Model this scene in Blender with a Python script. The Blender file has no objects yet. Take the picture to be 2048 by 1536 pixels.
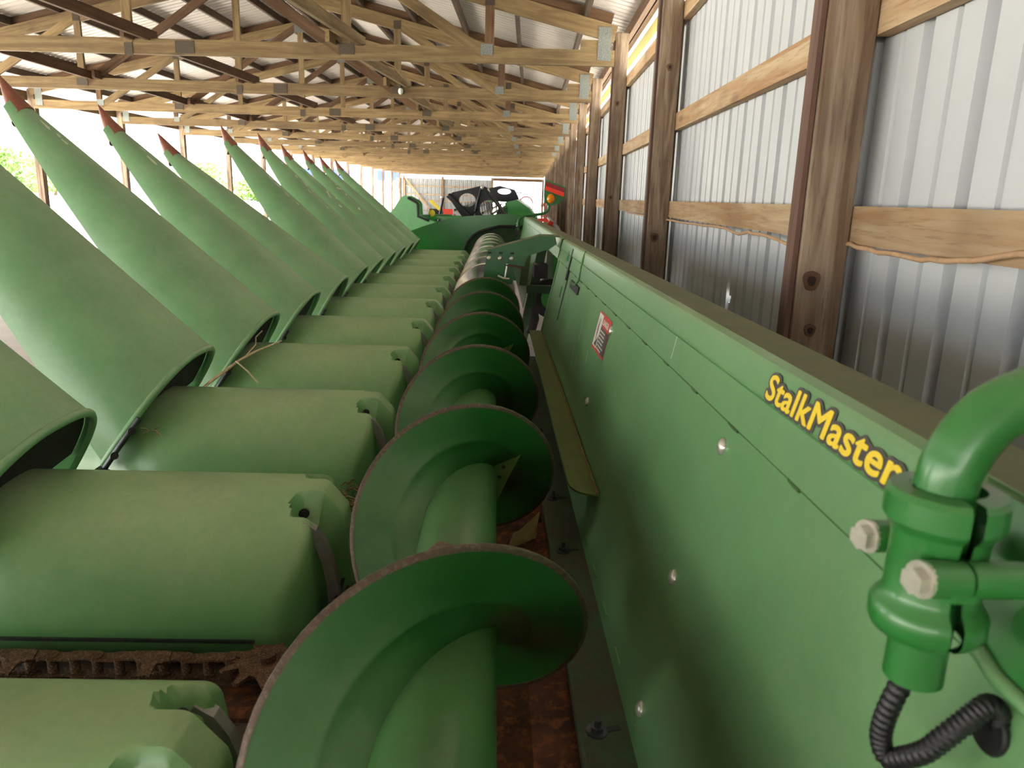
import bpy, bmesh, math, random
from mathutils import Matrix, Vector, Quaternion, noise
random.seed(7)
C = bpy.context.scene.collection
sc = bpy.context.scene
PI = math.pi
CZ = 1.45                      # eye height over the shed floor

# ------------------------------------------------------------------ camera, sky, sun, exposure
cam = bpy.data.cameras.new('camera'); co = bpy.data.objects.new('camera', cam); C.objects.link(co)
cam.sensor_width = 36; cam.lens = 1500/2048*36; cam.clip_start = .02; cam.clip_end = 900
RW = Matrix(((0.999242, -0.034485, 0.018071), (0.02587, 0.241237, -0.970121), (0.029096, 0.969853, 0.241946)))
co.matrix_world = Matrix.Translation((0, 0, CZ)) @ RW.to_4x4()
cam.dof.use_dof = True; cam.dof.focus_distance = 2.3; cam.dof.aperture_fstop = 10
sc.camera = co

w = bpy.data.worlds.new('sky'); sc.world = w; w.use_nodes = True
bg = w.node_tree.nodes['Background']; bg.inputs[0].default_value = (.90, .95, 1, 1); bg.inputs[1].default_value = 2.7
sun = bpy.data.lights.new('sun', 'SUN'); so = bpy.data.objects.new('sun', sun); C.objects.link(so)
sun.energy = 24.0; sun.angle = math.radians(1.2); sun.color = (1, .96, .88)
so.rotation_euler = Vector((-.10, -.55, 1.0)).to_track_quat('Z', 'Y').to_euler()
so.location = (20, -10, 30)
sc.view_settings.view_transform = 'Standard'; sc.view_settings.look = 'None'
sc.view_settings.gamma = 1; sc.view_settings.use_curve_mapping = False
sc.view_settings.exposure = 0.85
sc.cycles.use_denoising = True
sc.cycles.max_bounces = 8; sc.cycles.diffuse_bounces = 5
sc.cycles.caustics_reflective = False; sc.cycles.caustics_refractive = False

# ------------------------------------------------------------------ materials
def srgb(r, g, b):
    f = lambda c: (c/255/12.92 if c <= 10 else ((c/255+.055)/1.055)**2.4)
    return (f(r), f(g), f(b), 1)
class NT:
    def __init__(s, name):
        s.m = bpy.data.materials.new(name); s.m.use_nodes = True; s.t = s.m.node_tree
        s.b = s.t.nodes['Principled BSDF']
    def n(s, typ, **kw):
        o = s.t.nodes.new(typ)
        for k, v in kw.items(): setattr(o, k, v)
        return o
    def l(s, a, b): s.t.links.new(a, b)
    def noise(s, scale, detail=4, rough=.6, vec=None, dist=0):
        o = s.n('ShaderNodeTexNoise'); o.inputs['Scale'].default_value = scale; o.inputs['Detail'].default_value = detail
        o.inputs['Roughness'].default_value = rough; o.inputs['Distortion'].default_value = dist
        if vec: s.l(vec, o.inputs['Vector'])
        return o.outputs[0]
    def ramp(s, fac, stops):
        o = s.n('ShaderNodeValToRGB'); e = o.color_ramp.elements
        while len(e) < len(stops): e.new(.5)
        for q, (p, c) in zip(e, stops): q.position = p; q.color = c if len(c) == 4 else (*c, 1)
        s.l(fac, o.inputs[0]); return o.outputs[0]
    def mix(s, fac, a, b, mode='MIX'):
        o = s.n('ShaderNodeMix'); o.data_type = 'RGBA'; o.blend_type = mode
        for v, i in ((fac, o.inputs[0]), (a, o.inputs[6]), (b, o.inputs[7])):
            if hasattr(v, 'is_output'): s.l(v, i)
            else: i.default_value = v
        return o.outputs[2]
    def math(s, op, a, b=0., c=None):
        o = s.n('ShaderNodeMath'); o.operation = op
        for v, i in ((a, o.inputs[0]), (b, o.inputs[1])):
            if hasattr(v, 'is_output'): s.l(v, i)
            else: i.default_value = v
        return o.outputs[0]
    def coord(s, kind='Object', scale=(1, 1, 1)):
        o = s.n('ShaderNodeTexCoord'); mp = s.n('ShaderNodeMapping'); mp.inputs['Scale'].default_value = scale
        s.l(o.outputs[kind], mp.inputs[0]); return mp.outputs[0]
    def bump(s, h, strength=.3, dist=.002):
        o = s.n('ShaderNodeBump'); o.inputs['Strength'].default_value = strength; o.inputs['Distance'].default_value = dist
        s.l(h, o.inputs['Height']); s.l(o.outputs[0], s.b.inputs['Normal'])
    def col(s, c):
        i = s.b.inputs['Base Color']
        if hasattr(c, 'is_output'): s.l(c, i)
        else: i.default_value = c
    def rough(s, r):
        i = s.b.inputs['Roughness']
        if hasattr(r, 'is_output'): s.l(r, i)
        else: i.default_value = r
W4 = (1, 1, 1, 1); K4 = (0, 0, 0, 1)
def bw(lo, hi): return [(lo, K4), (hi, W4)]

def m_paint(name, base, dust, amount=.6, up=(.1, .95), rough=.42, side=.15, speck=True, scale=3.):
    """weathered paint or moulded plastic; dust has settled on the faces that look up"""
    t = NT(name); v = t.coord()
    nb = t.noise(scale, 5, .65, v); nf = t.noise(60, 4, .7, v)
    c = t.mix(t.ramp(nb, bw(.35, .7)), base, tuple(x*.72 for x in base[:3]) + (1,))
    g = t.n('ShaderNodeNewGeometry'); sp = t.n('ShaderNodeSeparateXYZ'); t.l(g.outputs['Normal'], sp.inputs[0])
    mr = t.n('ShaderNodeMapRange'); t.l(sp.outputs[2], mr.inputs[0]); mr.inputs[1].default_value = up[0]; mr.inputs[2].default_value = up[1]
    mr.inputs[3].default_value = side; mr.inputs[4].default_value = 1
    d = t.math('MULTIPLY', mr.outputs[0], t.ramp(t.noise(scale*1.7, 6, .7, v), [(.25, (.45,)*3), (.7, W4)]))
    d = t.math('MULTIPLY', d, t.ramp(nf, [(.3, (.75,)*3), (.65, W4)]))
    d = t.math('MULTIPLY', d, amount)
    c = t.mix(d, c, dust)
    if speck:
        vo = t.n('ShaderNodeTexVoronoi'); vo.inputs['Scale'].default_value = 38; t.l(v, vo.inputs['Vector'])
        c = t.mix(t.math('MULTIPLY', t.ramp(vo.outputs['Distance'], [(.0, W4), (.055, K4)]), .5), c, srgb(196, 205, 170))
    t.col(c)
    mr2 = t.n('ShaderNodeMapRange'); t.l(d, mr2.inputs[0]); mr2.inputs[3].default_value = rough; mr2.inputs[4].default_value = .8
    t.rough(mr2.outputs[0]); t.bump(nf, .2, .0015)
    t.b.inputs['Coat Weight'].default_value = .35 if rough < .5 else 0; t.b.inputs['Coat Roughness'].default_value = .16
    return t.m
def m_wood(name, a, b, dark, grain=1., rough=.8, knots=.5, coord='Object'):
    """sawn timber, grain along the board's own X axis"""
    t = NT(name); oi = t.n('ShaderNodeObjectInfo')
    tc = t.n('ShaderNodeTexCoord'); ad = t.n('ShaderNodeVectorMath', operation='ADD'); cb = t.n('ShaderNodeCombineXYZ')
    t.l(t.math('MULTIPLY', oi.outputs['Random'], 37), cb.inputs[0]); t.l(t.math('MULTIPLY', oi.outputs['Random'], 11), cb.inputs[1])
    t.l(tc.outputs[coord], ad.inputs[0]); t.l(cb.outputs[0], ad.inputs[1])
    mp = t.n('ShaderNodeMapping'); mp.inputs['Scale'].default_value = (1.3, 22*grain, 22*grain); t.l(ad.outputs[0], mp.inputs[0]); v = mp.outputs[0]
    n1 = t.noise(1, 3, .55, v, .9); n2 = t.noise(6, 5, .7, v, .3); n3 = t.noise(2.2, 3, .6, ad.outputs[0])
    c = t.mix(t.ramp(n1, bw(.36, .62)), a, b)
    c = t.mix(t.math('MULTIPLY', t.ramp(n2, bw(.52, .72)), .55), c, dark)
    c = t.mix(t.math('MULTIPLY', t.ramp(n3, bw(.5, .75)), .45), c, dark)
    mk = t.n('ShaderNodeMapping'); mk.inputs['Scale'].default_value = (1.6, 5, 5); t.l(ad.outputs[0], mk.inputs[0])
    vo = t.n('ShaderNodeTexVoronoi'); vo.inputs['Scale'].default_value = 1.2; t.l(mk.outputs[0], vo.inputs['Vector'])
    c = t.mix(t.math('MULTIPLY', t.ramp(vo.outputs['Distance'], [(.05, W4), (.16, K4)]), knots), c, tuple(x*.45 for x in dark[:3]) + (1,))
    hv = t.n('ShaderNodeHueSaturation'); t.l(c, hv.inputs['Color'])
    mr = t.n('ShaderNodeMapRange'); t.l(oi.outputs['Random'], mr.inputs[0]); mr.inputs[3].default_value = .8; mr.inputs[4].default_value = 1.15
    t.l(mr.outputs[0], hv.inputs['Value'])
    t.col(hv.outputs[0]); t.rough(rough); t.bump(n2, .35, .002)
    return t.m
def m_plain(name, c, rough=.5, metal=0., var=.2, scale=20, bump=.1):
    t = NT(name); v = t.coord(); n = t.noise(scale, 5, .65, v)
    t.col(t.mix(t.ramp(n, bw(.3, .7)), tuple(x*(1-var) for x in c[:3]) + (1,), tuple(min(1, x*(1+var)) for x in c[:3]) + (1,)))
    t.rough(rough); t.b.inputs['Metallic'].default_value = metal
    if bump: t.bump(n, bump, .002)
    return t.m
def m_rust(name, a, b, c, scale=14, metal=.2, rough=.75):
    t = NT(name); v = t.coord(); n1 = t.noise(scale, 6, .7, v); n2 = t.noise(scale*5, 4, .7, v)
    k = t.mix(t.ramp(n1, bw(.38, .6)), a, b); k = t.mix(t.math('MULTIPLY', t.ramp(n2, bw(.5, .62)), .7), k, c)
    t.col(k); t.rough(rough); t.b.inputs['Metallic'].default_value = metal; t.bump(n2, .5, .002)
    return t.m

M = {}
M['hood'] = m_paint('green hood plastic', srgb(100, 166, 100), srgb(198, 202, 164), .62, (.0, .92), .36, .16)
M['snout'] = m_paint('green snout plastic', srgb(100, 164, 104), srgb(190, 200, 168), .56, (-.15, .8), .36, .22)
M['snout_chipped'] = M['snout']
M['flight'] = m_paint('green auger paint', srgb(20, 90, 28), srgb(98, 130, 86), .5, (-.1, .8), .34, .12, False, 5)
M['tube'] = m_paint('green auger tube paint', srgb(38, 112, 44), srgb(120, 146, 104), .5, (-.1, .8), .32, .2, False, 5)
M['panel'] = m_paint('green sheet paint', srgb(80, 148, 84), srgb(148, 166, 128), .55, (-.35, .5), .34, .4, True, 2.2)
M['beam_top'] = m_paint('dusty beam top', srgb(70, 105, 62), srgb(126, 120, 92), .95, (.2, .8), .7, .3, False, 6)
M['shelf'] = m_paint('dusty olive shelf', srgb(70, 100, 48), srgb(112, 118, 62), .9, (.2, .8), .7, .3, False, 8)
M['green'] = m_paint('green paint', srgb(30, 118, 40), srgb(120, 150, 95), .35, (.2, 1), .3, .1, False, 4)
M['arm'] = m_paint('clean green casting paint', srgb(44, 122, 52), srgb(110, 150, 100), .4, (0, 1), .3, .1, False, 6)
M['green_mid'] = m_plain('deep green plate', srgb(28, 92, 38), .35, 0, .15, 12)
M['green_bright'] = m_paint('bright green paint', srgb(40, 150, 45), srgb(120, 160, 95), .25, (.2, 1), .3, .1, False, 4)
M['sealant'] = m_plain('old green sealant', srgb(62, 96, 48), .7)
M['green_dark'] = m_plain('dark green frame', srgb(40, 74, 40), .5)  # plain dark green of the frame members, beam underside and end plate
M['rim'] = m_rust('worn steel rim', srgb(96, 80, 68), srgb(84, 70, 58), srgb(116, 102, 90), 30, .4, .5)
M['steel'] = m_plain('polished auger steel', srgb(205, 200, 198), .24, .9, .35, 8, .15)
M['zinc'] = m_plain('zinc plated bolt', srgb(205, 200, 188), .3, .6, .2, 60)
M['grey_steel'] = m_plain('bare grey steel', srgb(150, 146, 146), .4, .5, .2, 30)
M['dark_steel'] = m_plain('dark steel', srgb(80, 80, 82), .4, .7, .3, 30)
M['black'] = m_plain('black plastic', srgb(24, 24, 26), .45, 0, .2, 30)
M['black_paint'] = m_plain('black gloss paint', srgb(22, 22, 26), .3, .2, .3, 10)
M['rubber'] = m_plain('black rubber', srgb(18, 19, 18), .6)
M['rust'] = m_rust('rusty trough steel', srgb(96, 54, 30), srgb(58, 32, 20), srgb(140, 78, 40), 9)
M['chain'] = m_rust('rusty chain steel', srgb(118, 84, 62), srgb(78, 54, 42), srgb(170, 140, 120), 60, .4, .6)
M['deck'] = m_rust('grimy deck steel', srgb(92, 84, 76), srgb(64, 50, 40), srgb(120, 80, 56), 10, .3, .6)
M['floor_flange'] = m_rust('grimy green flange', srgb(66, 90, 58), srgb(78, 70, 56), srgb(58, 74, 50), 12, 0, .7)
M['tip'] = m_plain('red brown tip plastic', srgb(142, 86, 66), .5, 0, .25, 25)
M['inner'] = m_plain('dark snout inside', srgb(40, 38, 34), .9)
M['wood_truss'] = m_wood('truss lumber', srgb(142, 121, 84), srgb(116, 94, 63), srgb(76, 58, 40), 1, .8, .35)
M['wood_dark'] = m_wood('stained rafter lumber', srgb(112, 84, 60), srgb(88, 64, 44), srgb(56, 40, 28), 1, .85, .3)
M['wood_purlin'] = m_wood('dark purlin lumber', srgb(84, 66, 48), srgb(64, 50, 36), srgb(40, 30, 22), 1, .85, .3)
M['wood_post'] = m_wood('weathered post', srgb(150, 133, 114), srgb(104, 84, 66), srgb(56, 38, 26), .8, .85, 1.)
M['knot_wood'] = m_plain('knot wood', srgb(98, 72, 52), .85, 0, .3, 60, .4); M['knot_dark'] = m_plain('dark knot heart', srgb(52, 34, 24), .9, 0, .3, 60, .4)
M['wood_red'] = m_wood('red brown post ply', srgb(112, 84, 72), srgb(88, 64, 54), srgb(58, 38, 30), 1.2, .85, .3)
M['wood_girt'] = m_wood('girt lumber', srgb(184, 162, 130), srgb(160, 124, 86), srgb(98, 72, 52), .9, .8, .4)
M['sheet'] = m_plain('white wall steel', srgb(190, 194, 198), .45, 0, .05, 3, .05)
M['sheet_toned'] = m_plain('toned-down wall steel', srgb(150, 154, 156), .6, 0, .08, 3, .05)  # wall steel darkened evenly so the bright end wall does not blow out
M['roof'] = m_plain('white roof steel', srgb(206, 200, 195), .5, 0, .05, 3, .05)
M['fascia'] = m_plain('pale yellow fascia', srgb(226, 226, 150), .5, 0, .05)
M['plate'] = m_plain('galvanised plate', srgb(120, 124, 120), .45, .6, .4, 90, .5)
M['plate_dark'] = m_plain('aged truss plate', srgb(76, 66, 54), .6, .4, .4, 90, .5)
M['floor'] = m_plain('packed dirt floor', srgb(186, 176, 164), .9, 0, .12, 4, .3)
M['ground'] = m_plain('pale gravel ground', srgb(236, 230, 218), .95, 0, .08, 2, .3)
M['leaf'] = m_plain('tree leaves', srgb(112, 146, 74), .7, 0, .3, 3)
M['bark'] = m_plain('bark', srgb(110, 90, 70), .9)
M['yellow'] = m_plain('yellow lettering', srgb(240, 210, 50), .45, 0, .1, 60, 0)
M['yellow_paint'] = m_plain('yellow paint', srgb(246, 214, 60), .4)
M['grey_print'] = m_plain('dark grey print', srgb(72, 66, 62), .5, 0, .1, 60, 0)
M['red_print'] = m_plain('red print', srgb(206, 70, 62), .45, 0, .05, 60, 0)
M['white_print'] = m_plain('white print', srgb(232, 226, 216), .5, 0, .05, 60, 0)
M['red_dark'] = m_plain('dark red reflector', srgb(150, 28, 34), .3)
M['orange_red'] = m_plain('fluorescent orange reflector', srgb(255, 62, 28), .4, 0, .03)
M['amber'] = m_plain('amber lens', srgb(240, 140, 20), .15, 0, .15, 40)
M['red_machine'] = m_plain('red orange paint', srgb(214, 62, 34), .5)
M['cable'] = m_plain('dusty tan cable', srgb(186, 150, 116), .7, 0, .15, 40)
M['straw'] = m_plain('dry straw', srgb(200, 180, 146), .8, 0, .25, 50)
M['husk'] = m_plain('dry husk', srgb(120, 100, 56), .8, 0, .3, 30)
M['rustpatch'] = m_rust('bare worn patch', srgb(118, 96, 78), srgb(96, 74, 58), srgb(150, 130, 110), 60)
M['scratch'] = m_plain('pale scratch', srgb(206, 214, 186), .6)
M['blue'] = m_plain('blue door', srgb(36, 52, 150), .5)
M['house'] = m_plain('white siding', srgb(232, 230, 226), .6, 0, .04)
M['glass'] = m_plain('bulb glass', srgb(230, 230, 225), .1)

# ------------------------------------------------------------------ object helpers
WM = {}
def link(name, data, parent=None, mat=None):
    o = bpy.data.objects.new(name, data); C.objects.link(o)
    if data is not None and mat is not None and not data.materials: data.materials.append(mat)
    if parent is not None: o.parent = parent
    return o
def empty(name, loc=(0, 0, 0), label=None, cat=None, kind=None, group=None, parent=None, rot=None):
    o = bpy.data.objects.new(name, None); C.objects.link(o); o.empty_display_size = .1
    m = Matrix.Translation(loc) @ (rot.to_4x4() if rot else Matrix.Identity(4))
    if parent is not None:
        o.parent = parent; o.matrix_local = WM[parent].inverted() @ m
    else: o.matrix_world = m
    WM[o] = m
    tag(o, label, cat, kind, group); return o
def tag(o, label=None, cat=None, kind=None, group=None):
    if label: o['label'] = label
    if cat: o['category'] = cat
    if kind: o['kind'] = kind
    if group: o['group'] = group
    return o
class G:
    """collects faces of several materials into one mesh"""
    def __init__(s): s.v = []; s.f = []; s.mi = []; s.sm = []
    def add(s, vs, fs, mi=0, sm=False):
        k = len(s.v); s.v += [tuple(p) for p in vs]
        for f in fs: s.f.append([i+k for i in f]); s.mi.append(mi); s.sm.append(sm)
        return s
    def box(s, c, d, mi=0, rot=None):
        x, y, z = d[0]/2, d[1]/2, d[2]/2
        vs = [Vector((a*x, b*y, e*z)) for a in (-1, 1) for b in (-1, 1) for e in (-1, 1)]
        if rot: vs = [rot @ p for p in vs]
        vs = [p + Vector(c) for p in vs]
        return s.add(vs, [(0, 1, 3, 2), (4, 6, 7, 5), (0, 4, 5, 1), (2, 3, 7, 6), (0, 2, 6, 4), (1, 5, 7, 3)], mi)
    def prism(s, poly, a, b, axis=1, mi=0):
        """poly: list of 2D points in the two other axes; extruded from a to b along axis"""
        n = len(poly); ins = lambda p, t: {0: (t, p[0], p[1]), 1: (p[0], t, p[1]), 2: (p[0], p[1], t)}[axis]
        vs = [ins(p, a) for p in poly] + [ins(p, b) for p in poly]
        fs = [tuple(range(n)), tuple(range(2*n-1, n-1, -1))] + [(i, (i+1) % n, n+(i+1) % n, n+i) for i in range(n)]
        return s.add(vs, fs, mi)
    def tube(s, pts, r, n=12, mi=0, cap=True, rr=None):
        pts = [Vector(p) for p in pts]; m = len(pts); k = len(s.v); up = None; vs = []
        for i, p in enumerate(pts):
            t = (pts[min(i+1, m-1)] - pts[max(i-1, 0)]).normalized()
            if up is None: up = t.orthogonal().normalized()
            up = (up - t*up.dot(t)).normalized(); sd = t.cross(up)
            rad = rr[i] if rr else r
            vs += [p + (up*math.cos(2*PI*j/n) + sd*math.sin(2*PI*j/n))*rad for j in range(n)]
        fs = [(i*n+j, i*n+(j+1) % n, (i+1)*n+(j+1) % n, (i+1)*n+j) for i in range(m-1) for j in range(n)]
        s.add(vs, fs, mi, True)
        if cap: s.add([vs[j] for j in range(n)], [tuple(range(n))[::-1]], mi); s.add([vs[(m-1)*n+j] for j in range(n)], [tuple(range(n))], mi)
        return s
    def grid(s, fn, nu, nv, mi=0, sm=True, flip=False):
        vs = [fn(i/nu, j/nv) for i in range(nu+1) for j in range(nv+1)]
        q = nv+1
        fs = [(i*q+j, (i+1)*q+j, (i+1)*q+j+1, i*q+j+1) for i in range(nu) for j in range(nv)]
        if flip: fs = [f[::-1] for f in fs]
        return s.add(vs, fs, mi, sm)
    def mesh(s, name, mats, weld=0, crisp=0):
        me = bpy.data.meshes.new(name); me.from_pydata(s.v, [], s.f)
        for m in (mats if isinstance(mats, (list, tuple)) else [mats]): me.materials.append(m)
        me.polygons.foreach_set('material_index', s.mi); me.polygons.foreach_set('use_smooth', s.sm)
        if weld:
            bm = bmesh.new(); bm.from_mesh(me); bmesh.ops.remove_doubles(bm, verts=bm.verts, dist=weld)
            bmesh.ops.recalc_face_normals(bm, faces=bm.faces); bm.to_mesh(me); bm.free()
        if crisp:
            bm = bmesh.new(); bm.from_mesh(me)
            for e in bm.edges:
                if len(e.link_faces) == 2 and e.calc_face_angle(0) > crisp: e.smooth = False
            bm.to_mesh(me); bm.free()
        me.update(); return me
    def obj(s, name, mats, parent=None, weld=0, bevel=0, crisp=0):
        o = link(name, s.mesh(name, mats, weld, crisp), parent)
        if bevel:
            b = o.modifiers.new('bevel', 'BEVEL'); b.width = bevel; b.segments = 2; b.limit_method = 'ANGLE'; b.angle_limit = .6
        return o
def solid(o, t, off=-1):
    m = o.modifiers.new('thickness', 'SOLIDIFY'); m.thickness = t; m.offset = off; return o
_bc = {}
def board(name, p0, p1, wdt, hgt, mat, parent, up=(0, 0, 1), bev=0):
    """a sawn board from p0 to p1 (relative to the eye), its grain along its own X"""
    a = Vector(p0); b = Vector(p1); d = b-a; L = d.length; x = d.normalized()
    z = Vector(up); z = (z - x*z.dot(x)).normalized(); y = z.cross(x)
    key = (round(L, 3), wdt, hgt, mat.name, name)
    if key not in _bc:
        g = G().box((0, 0, 0), (L, wdt, hgt)); _bc[key] = g.mesh(name, mat)
    o = link(name, _bc[key], parent)
    mid = (a+b)/2 + Vector((0, 0, CZ))
    m = Matrix(((x.x, y.x, z.x, mid.x), (x.y, y.y, z.y, mid.y), (x.z, y.z, z.z, mid.z), (0, 0, 0, 1)))
    o.matrix_local = (WM[parent].inverted() @ m) if parent is not None else m
    if bev:
        q = o.modifiers.new('bevel', 'BEVEL'); q.width = bev; q.segments = 2
    return o
def S(p): return (p[0], p[1], p[2]+CZ)
def shed(g): g.v = [S(p) for p in g.v]; return g

# ------------------------------------------------------------------ floor, ground
YN, YF = -15., 44.
g = G().box((-3.35, (YN+YF)/2, -.05), (8.4, YF-YN, .1)); tag(g.obj('floor', M['floor']), kind='structure')
g = G().box((-60, 60, -.14), (300, 330, .16)); tag(g.obj('ground_outside', M['ground']), kind='structure')

# ------------------------------------------------------------------ right wall: ribbed steel sheets, girts, posts
PX0, PX1 = .650, .762
def rib_profile(width=.9144, n=4):
    p = []; s = width/n
    for k in range(n):
        b = k*s
        p += [(b, 0), (b+.006, .026), (b+.040, .026), (b+.046, 0), (b+.124, 0), (b+.127, .009), (b+.142, .009), (b+.145, 0)]
    return p + [(width, 0)]
def roof_profile(width=.9144, n=8):
    p = []; s_ = width/n
    for k in range(n):
        b = k*s_; h = .034 if k % 2 == 0 else .022
        p += [(b, 0), (b+.003, h), (b+.030, h), (b+.033, 0)]
    return p + [(width, 0)]
rprof = roof_profile()
wall = empty('wall_right', (.8, 20, CZ), 'white ribbed steel side wall on timber posts', None, 'structure')
prof = rib_profile()
def sheet_mesh(z0, z1, hole=False):
    g = G(); vs = []
    for (y, dx) in prof: vs += [(dx, y, z0), (dx, y, z1)]
    g.add(vs, [(2*i, 2*i+1, 2*i+3, 2*i+2) for i in range(len(prof)-1)])
    return g.mesh('wall_panel', M['sheet'])
sm = sheet_mesh(-1.45, 1.03)
def child_at(o, p):
    o.matrix_local = WM[o.parent].inverted() @ Matrix.Translation(S(p))
k = 0
y = YN
while y < YF:
    me = sm if not (y < 3.055 < y+.914) else None
    if me is None:
        # sheet with a ragged torn hole
        hy, hz = 3.055-y, -.374
        def pd(q):
            for (a, da), (b, db) in zip(prof, prof[1:]):
                if a <= q <= b: return da+(db-da)*(q-a)/(b-a)
            return 0
        ys = sorted(set([p[0] for p in prof] + [hy-.04+.004*i_ for i_ in range(21)]))
        zs = [-1.45, -.9] + [hz-.032+.0032*i_ for i_ in range(21)] + [0, .5, 1.03]
        def inside(a, b):
            an = math.atan2((b-hz)/.55, a-hy); r_ = math.hypot(a-hy, (b-hz)/.55)
            return r_ < .026*(1+.22*math.sin(3*an+.6)+.16*math.cos(5*an)+.10*math.sin(9*an))
        nz = len(zs); vs = [(pd(q), q, z) for q in ys for z in zs]; fs = []
        for a in range(len(ys)-1):
            for b in range(nz-1):
                if not inside((ys[a]+ys[a+1])/2, (zs[b]+zs[b+1])/2): fs.append((a*nz+b, a*nz+b+1, (a+1)*nz+b+1, (a+1)*nz+b))
        o = link('wall_panel', G().add(vs, fs).mesh('wall_panel', M['sheet']), wall); child_at(o, (.812, y, 0))
    else:
        o = link('wall_panel', me, wall); child_at(o, (.812, y, 0))
    y += .9144
SP = 2.48
posts = [1.86+SP*i for i in range(-7, 17)]
ply = (PX1-PX0)/3
for i, py in enumerate(posts):
    near = py < 12
    p = board('post', ((PX0+PX1)/2+.006, py+.05, -1.45), ((PX0+PX1)/2+.006, py+.05, 1.36), .10, .112, M['wood_post'], wall, (1, 0, 0), .004 if near else 0)
    # the thin inner ply whose reddish edges show on the aisle side
    board('post_ply', (PX0-.002, py+.040, -1.45), (PX0-.002, py+.040, 1.3), .055, .012, M['wood_red'], wall, (1, 0, 0))
    if near: board('post_ply', (PX1+.016, py+.10, -1.45), (PX1+.016, py+.10, 1.0), .09, .018, M['wood_post'], wall, (1, 0, 0))
    for z, h in ((-.90, .089), (-.042, .089), (.425, .089), (.985, .089)):
        y1 = py+SP
        if y1 < YF+1: board('girt', (.788, py+.12+random.uniform(-.01, .01), z), (.788, y1+.02, z), .036, h, M['wood_girt'], wall)
    board('eave_girt', (.79, py+.0, 1.40), (.79, py+SP, 1.40), .04, .10, M['wood_dark'], wall)
    board('eave_girt', (.86, py+.0, 1.425), (.86, py+SP, 1.425), .04, .09, M['wood_dark'], wall)
    board('fascia_board', (.93, py, 1.325), (.93, py+SP, 1.325), .03, .11, M['fascia'], wall)
# big dark knots on the near posts
for kx, ky, kz, kr in ((.689, 1.858, -.178, .020), (.70, 1.858, -.30, .013), (.700, 4.338, -.20, .022), (.716, 4.338, .70, .016), (.700, 6.818, .80, .018), (.690, 6.818, .02, .018)):
    for f_, c_ in ((1, 'knot_wood'), (.5, 'knot_dark')):
        ring = [(kx+kr*f_*math.cos(a)*(1+.15*math.sin(3*a)), kz+kr*1.35*f_*math.sin(a)*(1+.12*math.cos(2*a))) for a in [i*PI/9 for i in range(18)]]
        wob = G().prism(ring, ky-.0035-(.0008 if f_ < 1 else 0), ky+.002, 1); shed(wob)
        wob.v = [(p[0]-WM[wall].translation.x, p[1]-WM[wall].translation.y, p[2]-WM[wall].translation.z) for p in wob.v]
        wob.obj('knot', M[c_], wall)
# cable stapled under the middle girt
pts = [(.755, 1.0, -.068), (.755, 1.19, -.065), (.757, 1.357, -.085), (.757, 1.485, -.093), (.757, 1.674, -.096), (.765, 1.84, -.088), (.775, 2.0, -.088), (.762, 2.27, -.112), (.76, 2.5, -.10), (.757, 2.68, -.094), (.757, 2.80, -.105), (.76, 3.1, -.094), (.76, 3.47, -.1), (.762, 4.15, -.098), (.765, 5.3, -.094), (.765, 6.5, -.097)]
sp2 = []
for i in range(len(pts)-1):
    for q in range(4): sp2.append(Vector(pts[i]).lerp(Vector(pts[i+1]), q/4) + Vector((0, 0, .003*math.sin(i*1.7+q))))
shed(G().tube(sp2, .0055, 8)).obj('wall_cable', M['cable'])
tag(bpy.data.objects['wall_cable'], 'thin tan cable running along the underside of the middle wall girt', 'cable')

# ------------------------------------------------------------------ roof: ribbed sheets, purlins, trusses
RX = -3.45                     # ridge
XL = -7.55
SL = .24
def zr(x): return 1.50 + SL*((.655-x) if x > RX else (.655-RX) - (RX-x))
roof = empty('roof', (RX, 20, CZ+2.4), 'gable roof of white steel on timber trusses', None, 'structure')
for side in (1, -1):
    xe = 1.0 if side == 1 else XL-.35
    L = math.hypot(xe-RX, zr(xe)-zr(RX))
    g = G(); vs = []
    for (yy, d) in rprof: vs += [(0, yy, d), (L, yy, d)]
    g.add(vs, [(2*i, 2*i+1, 2*i+3, 2*i+2) for i in range(len(rprof)-1)])
    me = g.mesh('roof_panel', M['roof'])
    x = Vector((xe-RX, 0, zr(xe)-zr(RX))).normalized(); yv = Vector((0, 1, 0)); z = x.cross(yv)
    y = YN
    while y < YF+.5:
        o = link('roof_panel', me, roof)
        org = Vector(S((RX, y, zr(RX)+.002)))
        if side == -1: m = Matrix(((x.x, 0, -z.x, org.x), (0, 1, 0, org.y), (x.z, 0, -z.z, org.z), (0, 0, 0, 1)))
        else: m = Matrix(((x.x, 0, z.x, org.x), (0, 1, 0, org.y), (x.z, 0, z.z, org.z), (0, 0, 0, 1)))
        o.matrix_local = WM[roof].inverted() @ m
        y += .9144
TY = [6.75+SP*(i-1) for i in range(-7, 17)]
pxs = [.40-.60*i for i in range(7)] + [XL+.25+.60*i for i in range(7)]
for i, ty in enumerate(TY):
    if ty > 30: break
    for x in pxs:
        board('purlin', (x+random.uniform(-.01, .01), ty-.03, zr(x)-.052), (x, ty+SP+.03, zr(x)-.052), .038, .089, M['wood_purlin'], roof)
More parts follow.
